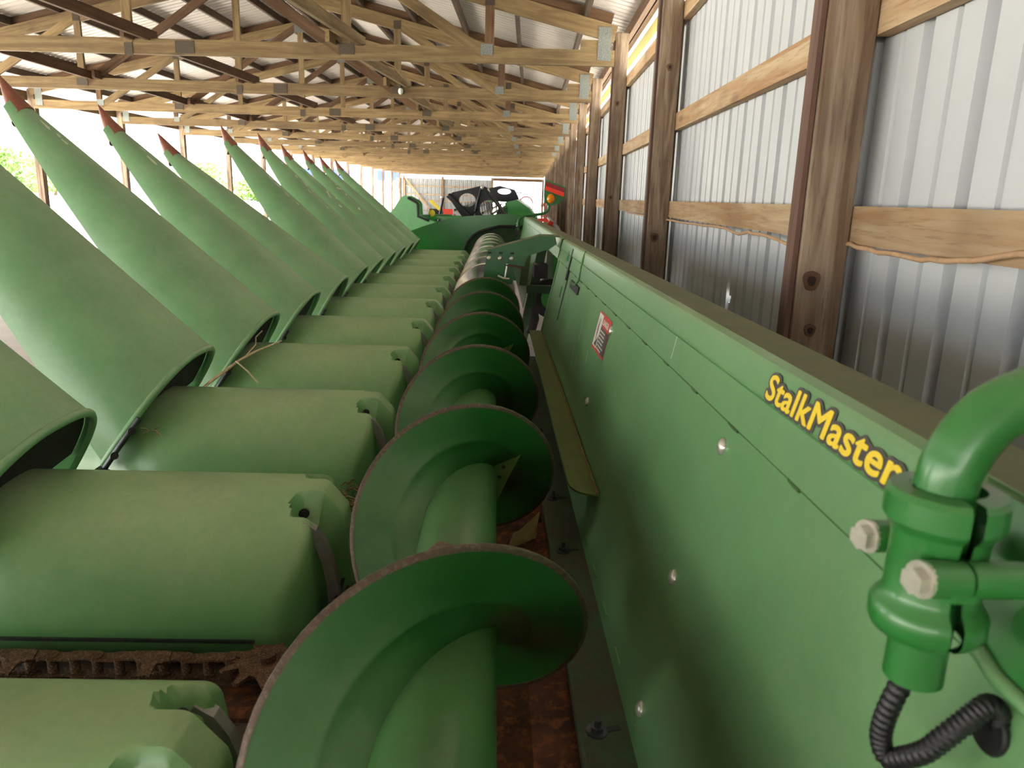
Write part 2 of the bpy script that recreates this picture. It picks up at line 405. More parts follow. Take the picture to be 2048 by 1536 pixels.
def truss(ty, detail):
    t = empty('truss', (RX, ty+.02, CZ+1.1), parent=roof)
    zb = 1.145; y = ty+.02; T = .038
    zt = lambda x: zr(x)-.10-.07       # centre of the top chord
    board('bottom_chord', (XL+.05, y, zb), (.648, y, zb), T, .125, M['wood_truss'], t)
    board('top_chord', (RX, y, zt(RX)), (.648, y, zt(.648)), T, .13, M['wood_truss'], t)
    board('top_chord', (RX, y, zt(RX)), (XL, y, zt(XL)), T, .13, M['wood_truss'], t)
    if detail:
        for a, b in ((RX, .62), (RX, XL)):
            board('ledger', (a, y+.04, zr(a)-.055), (b, y+.04, zr(b)-.055), T, .09, M['wood_dark'], t)
        board('heel_block', (.36, y+.002, 1.215), (.62, y+.002, 1.215), T, .14, M['wood_truss'], t)
    for dx in (0, 1.85, -1.85, 3.05, -3.05):
        x = RX+dx
        board('web', (x, y-.004, zb+.03), (x, y-.004, zt(x)), .036, .075, M['wood_truss'] if abs(dx) < 3 else M['wood_dark'], t, (1, 0, 0))
    for s in (1, -1):
        board('web', (RX+s*.03, y-.002, zt(RX)), (RX+s*1.82, y-.002, zb), .034, .089, M['wood_dark'], t)
        board('web', (RX+s*1.85, y-.002, zt(RX+1.85*s)), (RX+s*3.03, y-.002, zb), .034, .089, M['wood_truss'], t)
    if detail:
        P = [(.56, 1.255, .11, .26, 'plate'), (RX, zr(RX)-.20, .16, .12, 'plate'), (RX+1.85, 1.165, .13, .085, 'plate_dark'), (RX-1.85, 1.165, .13, .085, 'plate_dark'),
             (RX+3.03, 1.19, .10, .085, 'plate'), (RX-3.03, 1.19, .10, .085, 'plate'), (RX+.48, 1.145, .16, .10, 'plate_dark'),
             (RX, 1.12, .07, .10, 'plate_dark'), (XL+.14, 1.255, .11, .26, 'plate')]
        P += [(RX+s*dx, zt(RX+s*dx)-.01, .08, .09, 'plate_dark') for s in (1, -1) for dx in (1.85, 3.05)]
        for x, z, w_, h, m_ in P:
            board('connector_plate', (x-w_/2, y-.024, z), (x+w_/2, y-.024, z), .003, h, M[m_], t)
for i, ty in enumerate(TY): truss(ty, 0 < ty < 22)
board('ridge_board', (RX, YN, zr(RX)-.06), (RX, YF, zr(RX)-.06), .04, .1, M['wood_dark'], roof)
for ty in TY[3:16]:
    for x0, x1, mt in ((-3.42, -3.27, 'wood_dark'), (-5.08, -5.2, 'wood_dark'), (-1.72, -1.48, 'wood_truss')):
        board('runner', (x0, ty-.15, 1.235), (x1, ty+SP+.12, 1.235), .036, .089, M[mt], roof)
shed(G().tube([(-1.60, 6.6, 1.30), (-1.57, 7.6, 1.27), (-1.50, 8.4, 1.29), (-1.50, 9.1, 1.25), (-1.52, 10.2, 1.28), (-1.5, 11.6, 1.26)], .006, 6)).obj('lighting_cable', M['cable'])
tag(bpy.data.objects['lighting_cable'], 'thin cable draped along the roof runner above the bare bulb', 'cable')
lb = empty('light_bulb', S((-1.555, 9.17, 1.19)), 'clear bare bulb hanging in front of the second truss', 'bulb')
def sphere(g, c, r, n=10, sz=(1, 1, 1), mi=0):
    return g.grid(lambda u, v: (c[0]+r*sz[0]*math.sin(PI*u)*math.cos(2*PI*v), c[1]+r*sz[1]*math.sin(PI*u)*math.sin(2*PI*v), c[2]+r*sz[2]*math.cos(PI*u)), n, n*2, mi)
sphere(G(), (0, 0, -.045), .03, 8, (1, 1, 1.25)).obj('glass_bulb', M['glass'], lb)
G().tube([(0, 0, -.015), (0, 0, .04)], .018, 10).obj('socket', M['black'], lb)

# left open side: posts and eave beam
lwall = empty('wall_left', (XL, 20, CZ), 'open side of the shed, timber posts only', None, 'structure')
for ty in TY:
    board('post', (XL, ty+.07, -1.45), (XL, ty+.07, 1.36), .10, .10, M['wood_post'], lwall, (1, 0, 0))
    board('eave_beam', (XL-.08, ty, 1.26), (XL-.08, ty+SP, 1.26), .04, .14, M['wood_truss'], lwall)

# far end wall with a doorway
smb = sm.copy(); smb.materials.clear(); smb.materials.append(M['sheet_toned'])
ew = empty('wall_back', (-4, YF, CZ), 'far end wall of white ribbed steel with a wide doorway', None, 'structure')
for i in range(6):
    o = link('wall_panel', smb, ew)
    m = Matrix.Translation(S((-2.3-.9144*i, YF+.05, -.15))) @ Matrix.Rotation(PI/2, 4, 'Z')
    o.matrix_local = WM[ew].inverted() @ m
for x in (-7.3, -5.1, -2.28, .6): board('post', (x, YF, -1.45), (x, YF, 1.0), .12, .12, M['wood_post'], ew, (1, 0, 0))
for z in (-.9, -.35, .0, .45): board('girt', (-7.3, YF, z), (-2.28, YF, z), .04, .05, M['wood_girt'], ew)
board('brace', (-7.2, YF-.1, .85), (-5.6, YF-.1, -1.1), .04, .09, M['wood_girt'], ew)
board('door_header', (-2.3, YF, .93), (.62, YF, .93), .1, .16, M['wood_dark'], ew)

# ------------------------------------------------------------------ THE HEADER (own frame: camera is its origin, rows run along Y)
H = Matrix(((0.99892, 0.04646, 0), (-0.04646, 0.99891, -0.0045), (-0.00021, 0.00449, 0.99999)))
BASE = Vector((0, 4.95, -1.36))
hroot = bpy.data.objects.new('corn_header', None); C.objects.link(hroot)
HM = Matrix.Translation((0, 0, CZ)) @ H.transposed().to_4x4() @ Matrix.Translation(BASE)
hroot.matrix_world = HM; WM[hroot] = HM
tag(hroot, 'long green twelve-row corn header with raised snouts beside the right wall', 'header')
def hd(g): g.v = [(p[0]-BASE.x, p[1]-BASE.y, p[2]-BASE.z) for p in g.v]; return g
def hpart(g, name, mats, parent=hroot, **kw): return hd(g).obj(name, mats, parent, **kw)
def local(o, p):           # put a part whose mesh is centred on its own origin at header point p
    o.location = (p[0]-BASE.x, p[1]-BASE.y, p[2]-BASE.z) if o.parent == hroot else p
    return o
ROWS = [1.53+.762*i for i in range(-1, 11)]

# --- row hoods
HW = .232; HT = -.600; HH = .27
def smooth(a, b, x):
    t = max(0, min(1, (x-a)/(b-a))); return t*t*(3-2*t)
def hood_fn():
    X0 = -1.25; rad = .024
    def f(u, v):
        s = v*2-1; ax = abs(s); y = HW*s
        z = HT - HH*(1-(1-ax**2.1)**(1/2.05)) if ax < 1 else HT-HH
        yp = y+.014; d = abs(yp)                       # the scoops sit a little to the near side
        b = smooth(.034, .092, d)                      # 0 on the middle tongue, 1 on the shoulders
        xb = (-.362)*(1-b) + b*(-.378 - .075*max(0, (d-.13)/.10)**2)
        A1 = math.radians(50*(1-b) + 80*b); A2 = math.radians(84)
        if u < .72: X = X0 + (xb-X0)*(u/.72); zz = z; t = 0
        else:
            t = (u-.72)/.28
            if t < .35:
                a = t/.35*A1; X = xb+rad*math.sin(a); zz = z-rad*(1-math.cos(a))
            else:
                q = (t-.35)/.65; X = xb+rad*math.sin(A1); zz = z-rad*(1-math.cos(A1))
                tot = max(.01, zz+.872); l1 = .060*(1-b)+.02*b
                q1 = min(q, .4)/.4; X += l1*q1*math.cos(A1); zz -= min(tot*.6, l1*q1*math.sin(A1))
                if q > .4:
                    r_ = max(.005, tot-l1*math.sin(A1)); q2 = (q-.4)/.6; zz -= r_*q2; X += r_*q2/math.tan(A2)*.6
            zz = max(zz, -.875)
        for c in (-.066, .066):
            e = (yp-c)/.035
            if X > -.50 and abs(e) < 1:
                xs = -.408 + .014*abs(e)
                k = smooth(xs, xs+.009, X) * (1-abs(e)**1.8)
                dz = min(.062, max(0, zz+.84))*k
                zz -= dz*(1 if t < .5 else max(0, 1-(t-.5)*2)); X -= .030*k*smooth(.15, .6, t)
        return (X, y, zz)
    return f
g = G(); hf = hood_fn()
us = [0, .3, .5, .6]; us += [.60+.1*i/16 for i in range(1, 17)] + [.70+.3*i/26 for i in range(1, 27)]
vsn = [i/120 for i in range(121)]
vv = [hf(u, v) for u in us for v in vsn]; q = len(vsn)
g.add(vv, [(i*q+j, (i+1)*q+j, (i+1)*q+j+1, i*q+j+1) for i in range(len(us)-1) for j in range(q-1)], 0, True)
g.v = [(p[0], p[1], p[2]) for p in g.v]
hood_me = g.mesh('row_hood', M['hood'], crisp=.6)
strip_g = G()
arc = [(-.380, -.636), (-.356, -.652), (-.338, -.680), (-.325, -.72), (-.315, -.77), (-.310, -.84)]
arc2 = [(-.396, -.654), (-.372, -.668), (-.357, -.692), (-.346, -.726), (-.338, -.77), (-.334, -.84)]
vs = [(a, s, b) for (a, b) in arc for s in (-.011, .011)] + [(a, s, b) for (a, b) in arc2 for s in (-.011, .011)]
n = len(arc)
fs = [(2*i, 2*i+1, 2*i+3, 2*i+2) for i in range(n-1)] + [(2*n+2*i+1, 2*n+2*i, 2*n+2*i+2, 2*n+2*i+3) for i in range(n-1)]
fs += [(2*i, 2*i+2, 2*n+2*i+2, 2*n+2*i) for i in range(n-1)] + [(2*i+3, 2*i+1, 2*n+2*i+1, 2*n+2*i+3) for i in range(n-1)] + [(0, 2*n, 2*n+1, 1)]
strip_me = G().add(vs, fs).mesh('wear_strip', M['grey_steel'])
def bolt_mesh(r, h, rw=0, stud=0):
    g = G(); hexp = [(r*math.cos(PI/3*i), r*math.sin(PI/3*i)) for i in range(6)]
    g.prism(hexp, 0, h, 2)
    if rw: g.tube([(0, 0, -.001), (0, 0, r*.25)], rw, 18)
    if stud: g.tube([(0, 0, h-.001), (0, 0, h+stud)], r*.52, 12)
    return g
bolt_me = bolt_mesh(.008, .007, .011).mesh('bolt', M['dark_steel'])
bolt_stud_me = bolt_mesh(.011, .011, .017, .014).mesh('flange_bolt', M['dark_steel'])
carriage = sphere(G(), (0, 0, 0), .0105, 6, (1, 1, .5)).mesh('carriage_bolt', M['zinc'])

for r, yc in enumerate(ROWS):
    ho = local(link('row_hood', hood_me, hroot), (0, yc, 0))
    ho.location = (-BASE.x, yc-BASE.y, -BASE.z)
    sd = ho.modifiers.new('thickness', 'SOLIDIFY'); sd.thickness = .006
    for s in (-1, 1):
        so_ = link('wear_strip', strip_me, ho); so_.location = (.009, -.116 if s < 0 else .084, -.004)
        bo_ = link('bolt', bolt_me, ho); bo_.location = (-.384, s*.066-.014+.010, -.645); bo_.rotation_euler = (PI/2, 0, .5)

# --- snouts (raised), a shell that tapers to a red brown tip
SD = Vector((-.725, 0, .688)); SN = Vector((-.688, 0, -.725)); SO = Vector((-.905, 0, -.480)); SLn = 1.225
def sh(d): return .345*max(0, 1-d/1.36)**.88
def sw(d): return .258*max(0, 1-d/1.40)**.80
def sn_fn(u, v, shrink=0.):
    d = u*SLn; s = v*2-1; ax = abs(s)
    wdt = sw(d)-shrink; hgt = sh(d)
    a = s*PI/2                                    # half superellipse
    y = wdt*math.copysign(abs(math.sin(a))**.72, a)
    dn = hgt*(1-abs(math.cos(a))**.95)
    lift = -.012*math.sin(PI*u)                    # faint sag of the ridge
    p = SO + SD*(d - .15*dn*(1-u)) + SN*(dn + shrink*math.cos(a))
    return (p.x, y, p.z)
g = G().grid(lambda u, v: sn_fn(u, v), 26, 40, 0, True)
g.grid(lambda u, v: sn_fn(u, v, .012), 10, 30, 0, True, True)
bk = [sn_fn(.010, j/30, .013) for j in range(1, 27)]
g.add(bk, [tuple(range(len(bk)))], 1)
# rolled lip round the rear opening
lip = []
for j in range(41):
    p = Vector(sn_fn(0, j/40)); p += SN*0.004; lip.append(p)
g.tube(lip, .0105, 10)
# closing web between lip and inner skin
a_ = [sn_fn(0, j/40) for j in range(41)]; b_ = [sn_fn(0, j/40, .014) for j in range(41)]
g.add(a_+b_, [(j, j+1, 42+j, 41+j) for j in range(40)], 0, True)
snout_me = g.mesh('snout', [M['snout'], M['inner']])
def tip_fn(u, v):
    d = 1.172 + u*.158; a = v*2*PI
    r = max(.0012, .059*(1-u)**.85)
    base = SO + SD*d + SN*(.042*(1-u) - .024*u**1.4)
    yy = r*.95*math.sin(a); dn = -r*.85*math.cos(a)
    p = base + SN*dn
    return (p.x, yy, p.z)
tg = G().grid(tip_fn, 12, 20, 0, True)
tg.add([tip_fn(0, j/20) for j in range(20)], [tuple(range(20))])
tip_me = tg.mesh('snout_tip', M['tip'])
hp = [Vector(sn_fn(0, v)) - SD*.012 + Vector((0, -.012, 0)) for v in (.0, .04, .08, .12, .16)]
hg = G().tube(hp, .009, 6)
hg.box(tuple(hp[0] + Vector((.015, -.010, -.012))), (.07, .03, .008), 0, Matrix.Rotation(.4, 3, 'Y'))
hinge_me = hg.mesh('hinge_bracket', M['dark_steel'])
for r, yc in enumerate(ROWS):
    dy = (0, .0, .03, .0, -.01, .03, .0, -.02, .03, .01, 0, 0)[r]; ang = (0, 0, 0, 0, .0, -.012, .012, .0, -.01, 0, 0, 0)[r]
    s_ = link('snout', snout_me, hroot); s_.location = (-BASE.x, yc-BASE.y+.02, -BASE.z)
    an = (0, 0, 0, -.045, -.065, -.13, -.015, .0, -.035, -.035, -.05, -.045)[r]
    s_.matrix_local = Matrix.Translation((-BASE.x, yc-BASE.y+.02, -BASE.z)) @ Matrix.Translation(SO) @ Matrix.Rotation(an, 4, 'Y') @ Matrix.Translation(-SO)
    t_ = link('snout_tip', tip_me, s_); t_['label'] = 'red brown plastic tip'
    link('hinge_bracket', hinge_me, s_)
    for q_ in (1, 3):
        b_o = link('bolt', bolt_me, s_); b_o.location = hp[q_] + Vector((.006, -.008, 0)); b_o.rotation_euler = (PI/2, 0, .7)
    # white paint chips where the ridge has rubbed
    if r in (3, 4, 6, 7, 8, 9):
        rr = random.Random(r)
        for q_ in range(8 if r > 5 else 3):
            u0 = rr.uniform(.45, .93) if r > 5 else rr.uniform(.78, .9); v0 = rr.uniform(.36, .50)
            n_ = 9; du = rr.uniform(.008, .030); dv = rr.uniform(.012, .035)
            ring = []
            for i_ in range(n_):
                a = 2*PI*i_/n_; k2 = rr.uniform(.6, 1.1)
                p = Vector(sn_fn(u0+du*k2*math.cos(a), v0+dv*k2*math.sin(a))); p += Vector((.688, 0, .725))*.0015; ring.append(p)
            G().add(ring, [tuple(range(n_))]).obj('paint_chip', M['scratch'], s_)

# --- auger: tube, green flighting, worn rim, then the polished centre
AX, AZ, AR, TR, PITCH, Y0A = -.054, -.597, .200, .069, .635, .807
def hx(a, r, off=0., hand=1, y0=Y0A): return (AX + r*math.sin(a), y0 + PITCH*a/(2*PI)*hand + off, AZ + r*math.cos(a))
def helix(a0, a1, hand=1, y0=Y0A, n=48, r0=TR-.003, r1=AR-.004, th=.009, ring=True):
    g = G(); N = int(abs(a1-a0)/(2*PI)*n)
    rs = [r0, .100, .118, .122, .126, .150, r1] if ring else [r0, .1, .13, .16, r1]
    bumps = [0, 0, 0, .0022, 0, 0, 0] if ring else [0]*5
    for sgn in (-1, 1):
        g.grid(lambda u, v: hx(a0+(a1-a0)*u, rs[round(v*(len(rs)-1))], sgn*th/2 - bumps[round(v*(len(rs)-1))], hand, y0), N, len(rs)-1, 0, True, sgn*hand < 0)
    return g
def rim(a0, a1, hand=1, y0=Y0A, n=48, th=.010, r0=AR-.007):
    N = int(abs(a1-a0)/(2*PI)*n); g = G()
    sec = [(r0, -th/2), (AR, -th/2*.8), (AR+.001, 0), (AR, th/2*.8), (r0, th/2)]
    g.grid(lambda u, v: hx(a0+(a1-a0)*u, sec[round(v*4) % 5][0], sec[round(v*4) % 5][1], hand, y0), N, 4, 0, True)
    g.grid(lambda u, v: hx(a0+(a1-a0)*u, r0, th/2*(1-2*v), hand, y0), N, 1, 0, True)
    return g
A0, A1 = -1.15*2*PI, 5.30*2*PI
fl = hpart(helix(A0, A1), 'auger_flight', M['flight'])
rm = hpart(rim(A0, A1), 'flight_rim', M['rim']); rm['label'] = 'worn bare steel rim'
hpart(G().tube([(AX, .05, AZ), (AX, 4.3, AZ)], TR, 40), 'auger_tube', M['tube'])
y2 = 4.9
hpart(helix(-.5*2*PI, 7.2*2*PI, 1, y2, 40, ring=False), 'polished_flight', M['steel'])['label'] = 'polished bare steel auger flight'
hpart(rim(-.5*2*PI, 7.2*2*PI, 1, y2, 40), 'polished_rim', M['steel'])
hpart(G().tube([(AX, 4.25, AZ), (AX, 9.6, AZ)], .085, 32), 'auger_drum', M['steel'])
# finger plate bolted by the tube, with two holes
g = G(); outline = [(.012, -.640), (.003, -.600), (.004, -.572), (.012, -.558), (.030, -.548), (.070, -.522), (.077, -.517), (.058, -.556), (.040, -.594), (.020, -.642), (.014, -.648)]
g.prism(outline, 0, .004, 1)
fp = g
fp.v = [(p[0], 1.55+p[1], p[2]) for p in fp.v]
hpart(fp, 'finger_plate', M['shelf'])
for p in ((.030, -.566), (.022, -.590)):
    hpart(G().tube([(p[0], 1.549, p[1]), (p[0], 1.556, p[1])], .0042, 12), 'plate_hole', M['rubber'])
fp2 = G().prism(outline, 0, .004, 1); fp2.v = [(p[0]+.02, 1.55+PITCH*2+p[1], p[2]+.02) for p in fp2.v]; hpart(fp2, 'finger_plate', M['shelf'])

# --- trough, deck and back panel
ml = .2091
def px(z): return .2336 + ml*(z+.83)
YE = 9.72
g = G(); tr = [(-.303, -.82), (-.300, -.835), (-.29, -.850), (-.2, -.862), (-.05, -.866), (.08, -.862), (.152, -.850)]
for (a, b), (c, d) in zip(tr, tr[1:]): g.add([(a, -.1, b), (a, 9.6, b), (c, 9.6, d), (c, -.1, d)], [(0, 1, 2, 3)], 0, True)
solid(hpart(g, 'auger_trough', M['rust']), .004)
g = G().prism([(.152, -.856), (.152, -.828), (.157, -.826), (.236, -.826), (.236, -.856)], -.1, 4.02, 1)
hpart(g, 'floor_flange', M['floor_flange'], bevel=.0015)
for y in (1.035, 1.675, 2.005, 2.6, 3.3):
    b_o = link('flange_bolt', bolt_stud_me, hroot); local(b_o, (.182, y, -.825)); b_o.rotation_euler = (.1, 0, .3)
    hpart(G().box((.193, y+.004, -.8256), (.058, .012, .0012), 0, Matrix.Rotation(.25, 3, 'Z')), 'slot', M['black'])
def slab(z0, z1, ya, yb, t=.004, off=0.):
    return G().add([(px(z0)-off, ya, z0), (px(z0)-off, yb, z0), (px(z1)-off, yb, z1), (px(z1)-off, ya, z1),
                    (px(z0)+t, ya, z0), (px(z0)+t, yb, z0), (px(z1)+t, yb, z1), (px(z1)+t, ya, z1)],
                   [(0, 1, 2, 3), (7, 6, 5, 4), (0, 4, 5, 1), (3, 2, 6, 7), (0, 3, 7, 4), (1, 5, 6, 2)])
def panel_run(ya, yb, nm='back_panel'):
    o = hpart(slab(-.832, -.270, ya, yb), nm, M['panel']); return o
panel_run(-.1, 4.02)
panel_run(5.95, 9.6)
# the upper cover sheet lies on the lower one: lap edge, a pressed rib and the folded top edge
def cover(ya, yb, nm='cover_sheet'):
    sec = [(.004, -.322), (.005, -.320)]
    pts = [(px(-.2975)-.0055, -.2975), (px(-.243)-.0050, -.243), (px(-.238)-.0085, -.238), (px(-.234)-.0090, -.234),
           (px(-.199)-.0085, -.199), (px(-.196)-.0060, -.1925), (px(-.19)+.006, -.1885)]
    g = G(); n = len(pts)
    vs = []
    for y in (ya, yb): vs += [(a, y, b) for a, b in pts]
    g.add(vs, [(i, n+i, n+i+1, i+1) for i in range(n-1)], 0, False)
    o = solid(hpart(g, nm, M['panel']), .003, 1); return o
cover(-.1, 4.0)
cover(4.10, YE, 'beam_face')
g = G().add([(px(-.19)+.003, -.1, -.1895), (px(-.19)+.003, YE, -.1895), (.452, YE, -.193), (.452, -.1, -.193)], [(0, 1, 2, 3)])
g.add([(.452, -.1, -.193), (.452, YE, -.193), (.452, YE, -.32), (.452, -.1, -.32)], [(0, 1, 2, 3)])
hpart(g, 'top_beam', M['beam_top'])
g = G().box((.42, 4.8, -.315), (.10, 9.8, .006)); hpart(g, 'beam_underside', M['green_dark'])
# stitched sealant beads along the lap and low on the panel
rnd = random.Random(3)
hpart(G().tube([(px(-.2985)-.002, .3+i*.1, -.2990-rnd.uniform(0, .0012)) for i in range(37)], .0024, 6), 'lap_joint', M['sealant'])
for i in range(16):
    y = .55+i*.215; l = rnd.uniform(.02, .07)
    hpart(G().tube([(px(-.299)-.004, y, -.299-rnd.uniform(0, .002)), (px(-.299)-.004, y+l*.5, -.301), (px(-.299)-.004, y+l, -.299)], .0026, 6), 'sealant_bead', M['sealant'])
for i in range(7):
    y = .72+i*.16
    hpart(G().box((px(-.80)-.001, y, -.797), (.003, .05, .006)), 'slot_weld', M['panel'])
for p in ((.337, 1.028, -.337), (.29, 1.057, -.562), (.287, 2.157, -.576), (.335, 2.088, -.349), (.246, 1.02, -.77)):
    o = link('carriage_bolt', carriage, hroot); local(o, (p[0]-.001, p[1], p[2])); o.rotation_euler = (0, -PI/2+.2, 0); o.scale = (1.25, 1.25, 1.25)
# shelf angle
g = G(); cr = []
x_in = .196; xo = .262
poly = [(xo+.002, 1.675), (xo+.002, 4.01), (x_in, 4.01), (x_in, 1.76)]
for i in range(1, 8):
    a = i/8*PI/2; poly.append((x_in+.045*(1-math.cos(a)), 1.76-.075*math.sin(a)))
n = len(poly)
g.prism(poly, -.684, -.679, 2); hpart(g, 'shelf_angle', M['shelf'])
hpart(G().tube([(xo-.002, 1.68+i*.1, -.678+rnd.uniform(-.001, .002)) for i in range(24)], .0035, 6), 'trash_line', M['husk'])
# worn marks on tube and panel
hpart(G().grid(lambda u, v: (AX+(TR+.0012)*math.sin(-.75+.75*v), 1.02+.085*u*(1-.5*abs(v-.5)), AZ+(TR+.0012)*math.cos(-.75+.75*v)), 4, 8), 'worn_patch', M['rustpatch'])
def mark(y0, z0, y1, z1, wdt=.002):
    hpart(G().add([(px(z0)-.0058, y0, z0), (px(z0)-.0058, y0+wdt, z0), (px(z1)-.0058, y1+wdt, z1), (px(z1)-.0058, y1, z1)], [(0, 1, 2, 3)]), 'paint_scratch', M['scratch'])
mark(1.405, -.196, 1.40, -.232, .006); mark(1.40, -.232, 1.398, -.285, .003)
for y0, z0, y1, z1 in ((2.62, -.40, 2.60, -.47), (2.66, -.50, 2.63, -.57), (2.35, -.46, 2.33, -.50), (3.3, -.36, 3.25, -.43), (3.35, -.44, 3.28, -.5), (2.55, -.52, 2.52, -.56)):
    mark(y0, z0, y1, z1, .004)

# --- lettering decal
tx = Vector((0, -1, 0)); ty_ = Vector((ml, 0, 1)).normalized(); tz = tx.cross(ty_)
def text_mesh(s, size, offset, extr, shear=.12, xs=1.):
    cu = bpy.data.curves.new('t', 'FONT'); cu.body = s; cu.size = size; cu.offset = offset; cu.extrude = extr; cu.shear = shear; cu.space_character = 1.04
    o = bpy.data.objects.new('t', cu); C.objects.link(o); bpy.context.view_layer.update()
    me = bpy.data.meshes.new_from_object(o.evaluated_get(bpy.context.evaluated_depsgraph_get())); bpy.data.objects.remove(o)
    xs_ = [v.co.x for v in me.vertices]
    return me, min(xs_), max(xs_)
def place_text(me, x0, sx, p, parent, name, mat, dz):
    me.transform(Matrix.Translation((-x0, 0, 0))); me.transform(Matrix.Diagonal((sx, 1, 1, 1)))
    me.materials.clear(); me.materials.append(mat)
    o = link(name, me, parent)
    org = Vector(p) + tz*dz - BASE
    o.matrix_local = Matrix(((tx.x, ty_.x, tz.x, org.x), (tx.y, ty_.y, tz.y, org.y), (tx.z, ty_.z, tz.z, org.z), (0, 0, 0, 1)))
    return o
def fat_text(word, size, rad, n, dz0):
    me, a, b = text_mesh(word, size, 0, .0001, .06)
    g = G(); base = [tuple(v.co) for v in me.vertices]; fs = [tuple(p.vertices) for p in me.polygons]
    for i_ in range(n):
        an = 2*PI*i_/n; g.add([(x+rad*math.cos(an), y_+rad*math.sin(an), z+.00001*i_) for x, y_, z in base], fs)
    bpy.data.meshes.remove(me)
    return g.mesh('lettering', M['yellow']), a, b
for nm, rad, mat, dz in (('lettering_outline', .0048, 'grey_print', .0100), ('lettering', .0011, 'yellow', .0108)):
    me, a, b = fat_text('StalkMaster', .0445, rad, 16 if rad > .002 else 8, 0)
    place_text(me, a, .318/(b-a), (px(-.2350), .915, -.2350), hroot, nm, M[mat], dz)
# --- danger decal
def decal(y0, z0, y1, z1, mat, lift, nm='decal_print'):
    off = .001+lift
    return hpart(G().add([(px(z0)-off, y0, z0), (px(z0)-off, y1, z0), (px(z1)-off, y1, z1), (px(z1)-off, y0, z1)], [(0, 1, 2, 3)]), nm, M[mat])
yl, yr, zt_, zb_ = 2.335, 2.115, -.345, -.465
yl, yr, zt_, zb_ = 2.335, 2.10, -.326, -.440
decal(yl, zb_, yr, zt_, 'red_print', .0005, 'danger_decal')
ym = yl-.085
decal(yl-.006, zb_+.008, ym, zt_-.006, 'white_print', .001)
decal(ym-.002, zb_+.008, yr+.005, zt_-.038, 'grey_print', .001)
for i in range(6):
    z = zt_-.046-i*.0105; y = ym-.012; r2 = random.Random(i)
    while y > yr+.03+r2.uniform(0, .05):
        l = r2.uniform(.008, .02); decal(y, z-.005, y-l, z, 'white_print', .0015); y -= l+.004
me, a, b = text_mesh('DANGER', .024, .0006, .0001, 0); place_text(me, a, .105/(b-a), (px(zt_-.03), ym-.022, zt_-.03), hroot, 'decal_lettering', M['white_print'], .0028)
def tri(pts, mat, lift=.0016): hpart(G().add([(px(z)-.001-lift, y, z) for y, z in pts], [tuple(range(len(pts)))]), 'decal_print', M[mat])
tri([(ym-.010, zt_-.030), (ym-.019, zt_-.030), (ym-.0145, zt_-.018)], 'white_print', .002)
tri([(yl-.075, zb_+.012), (yl-.030, zb_+.014), (ym+.004, zb_+.045)], 'grey_print')
tri([(yl-.030, zt_-.02), (yl-.036, zt_-.02), (yl-.044, zt_-.070), (yl-.038, zt_-.074)], 'grey_print')
tri([(yl-.055, zt_-.018), (yl-.060, zt_-.020), (yl-.044, zt_-.052), (yl-.040, zt_-.046)], 'grey_print')
tri([(yl-.040, zt_-.05), (yl-.050, zt_-.05), (yl-.046, zt_-.085), (yl-.040, zt_-.085)], 'grey_print')

# --- hooks and small hardware on the far end of the panel
hpart(G().tube([(px(-.2)-.004, 3.02, -.188), (px(-.215)-.012, 3.0, -.215), (px(-.27)-.012, 2.97, -.25), (px(-.3)-.01, 2.98, -.30), (px(-.33)-.008, 3.08, -.33), (px(-.34)-.004, 3.2, -.335)], .0042, 8), 'edge_strap', M['panel'])
hpart(slab(-.355, -.325, 2.95, 3.25, .002, .0075), 'access_slot', M['black'])
hpart(slab(-.345, -.205, 3.42, 3.455, .002, .0105), 'panel_slot', M['rubber']); hpart(slab(-.53, -.345, 3.42, 3.455, .002, .002), 'panel_slot', M['rubber'])
hpart(slab(-.27, -.225, 3.56, 3.60, .002, .0115), 'weld_pad', M['green']); hpart(slab(-.44, -.39, 3.56, 3.59, .002, .004), 'weld_pad', M['green'])
hpart(slab(-.70, -.2, 3.985, 4.02, .012, .007), 'panel_edge', M['panel'])
# --- auger centre hanger bracket
YB = 4.25
g = G(); pl = [(-.041, -.273), (.10, -.232), (.25, -.188), (.335, -.186), (.345, -.23), (.30, -.262), (.253, -.275), (.200, -.296), (.178, -.318), (.172, -.352), (.160, -.366), (.115, -.353), (.104, -.46), (-.065, -.463), (-.056, -.38), (-.050, -.345)]
g.prism(pl, YB, YB+.008, 1); hpart(g, 'hanger_bracket', M['green_mid'])
g = G().add([(-.041, YB, -.271), (.25, YB, -.186), (.36, YB, -.186), (.36, YB+.07, -.18), (.25, YB+.07, -.180), (-.041, YB+.07, -.266)], [(0, 1, 4, 5), (1, 2, 3, 4)])
solid(hpart(g, 'hanger_flange', M['beam_top']), .006)
for x in (-.032, .030, .094):
    hpart(sphere(G(), (x, YB-.002, -.316), .0125, 6, (1, .5, 1)), 'carriage_bolt', M['zinc'])
    hpart(G().box((x+.004, YB-.0015, -.287), (.020, .002, .011)), 'square_hole', M['rubber'])
hpart(G().tube([(.072, YB-.02, -.345), (.062, YB-.02, -.42)], .006, 8), 'adjuster_rod', M['zinc'])
hpart(G().tube([(.02, YB-.02, -.412), (.05, YB-.025, -.425), (.085, YB-.02, -.428)], .006, 8), 'adjuster_clip', M['zinc'])
hpart(G().box((.115, YB-.015, -.358), (.10, .03, .008), 0, Matrix.Rotation(.12, 3, 'Y')), 'adjuster_plate', M['rust'])
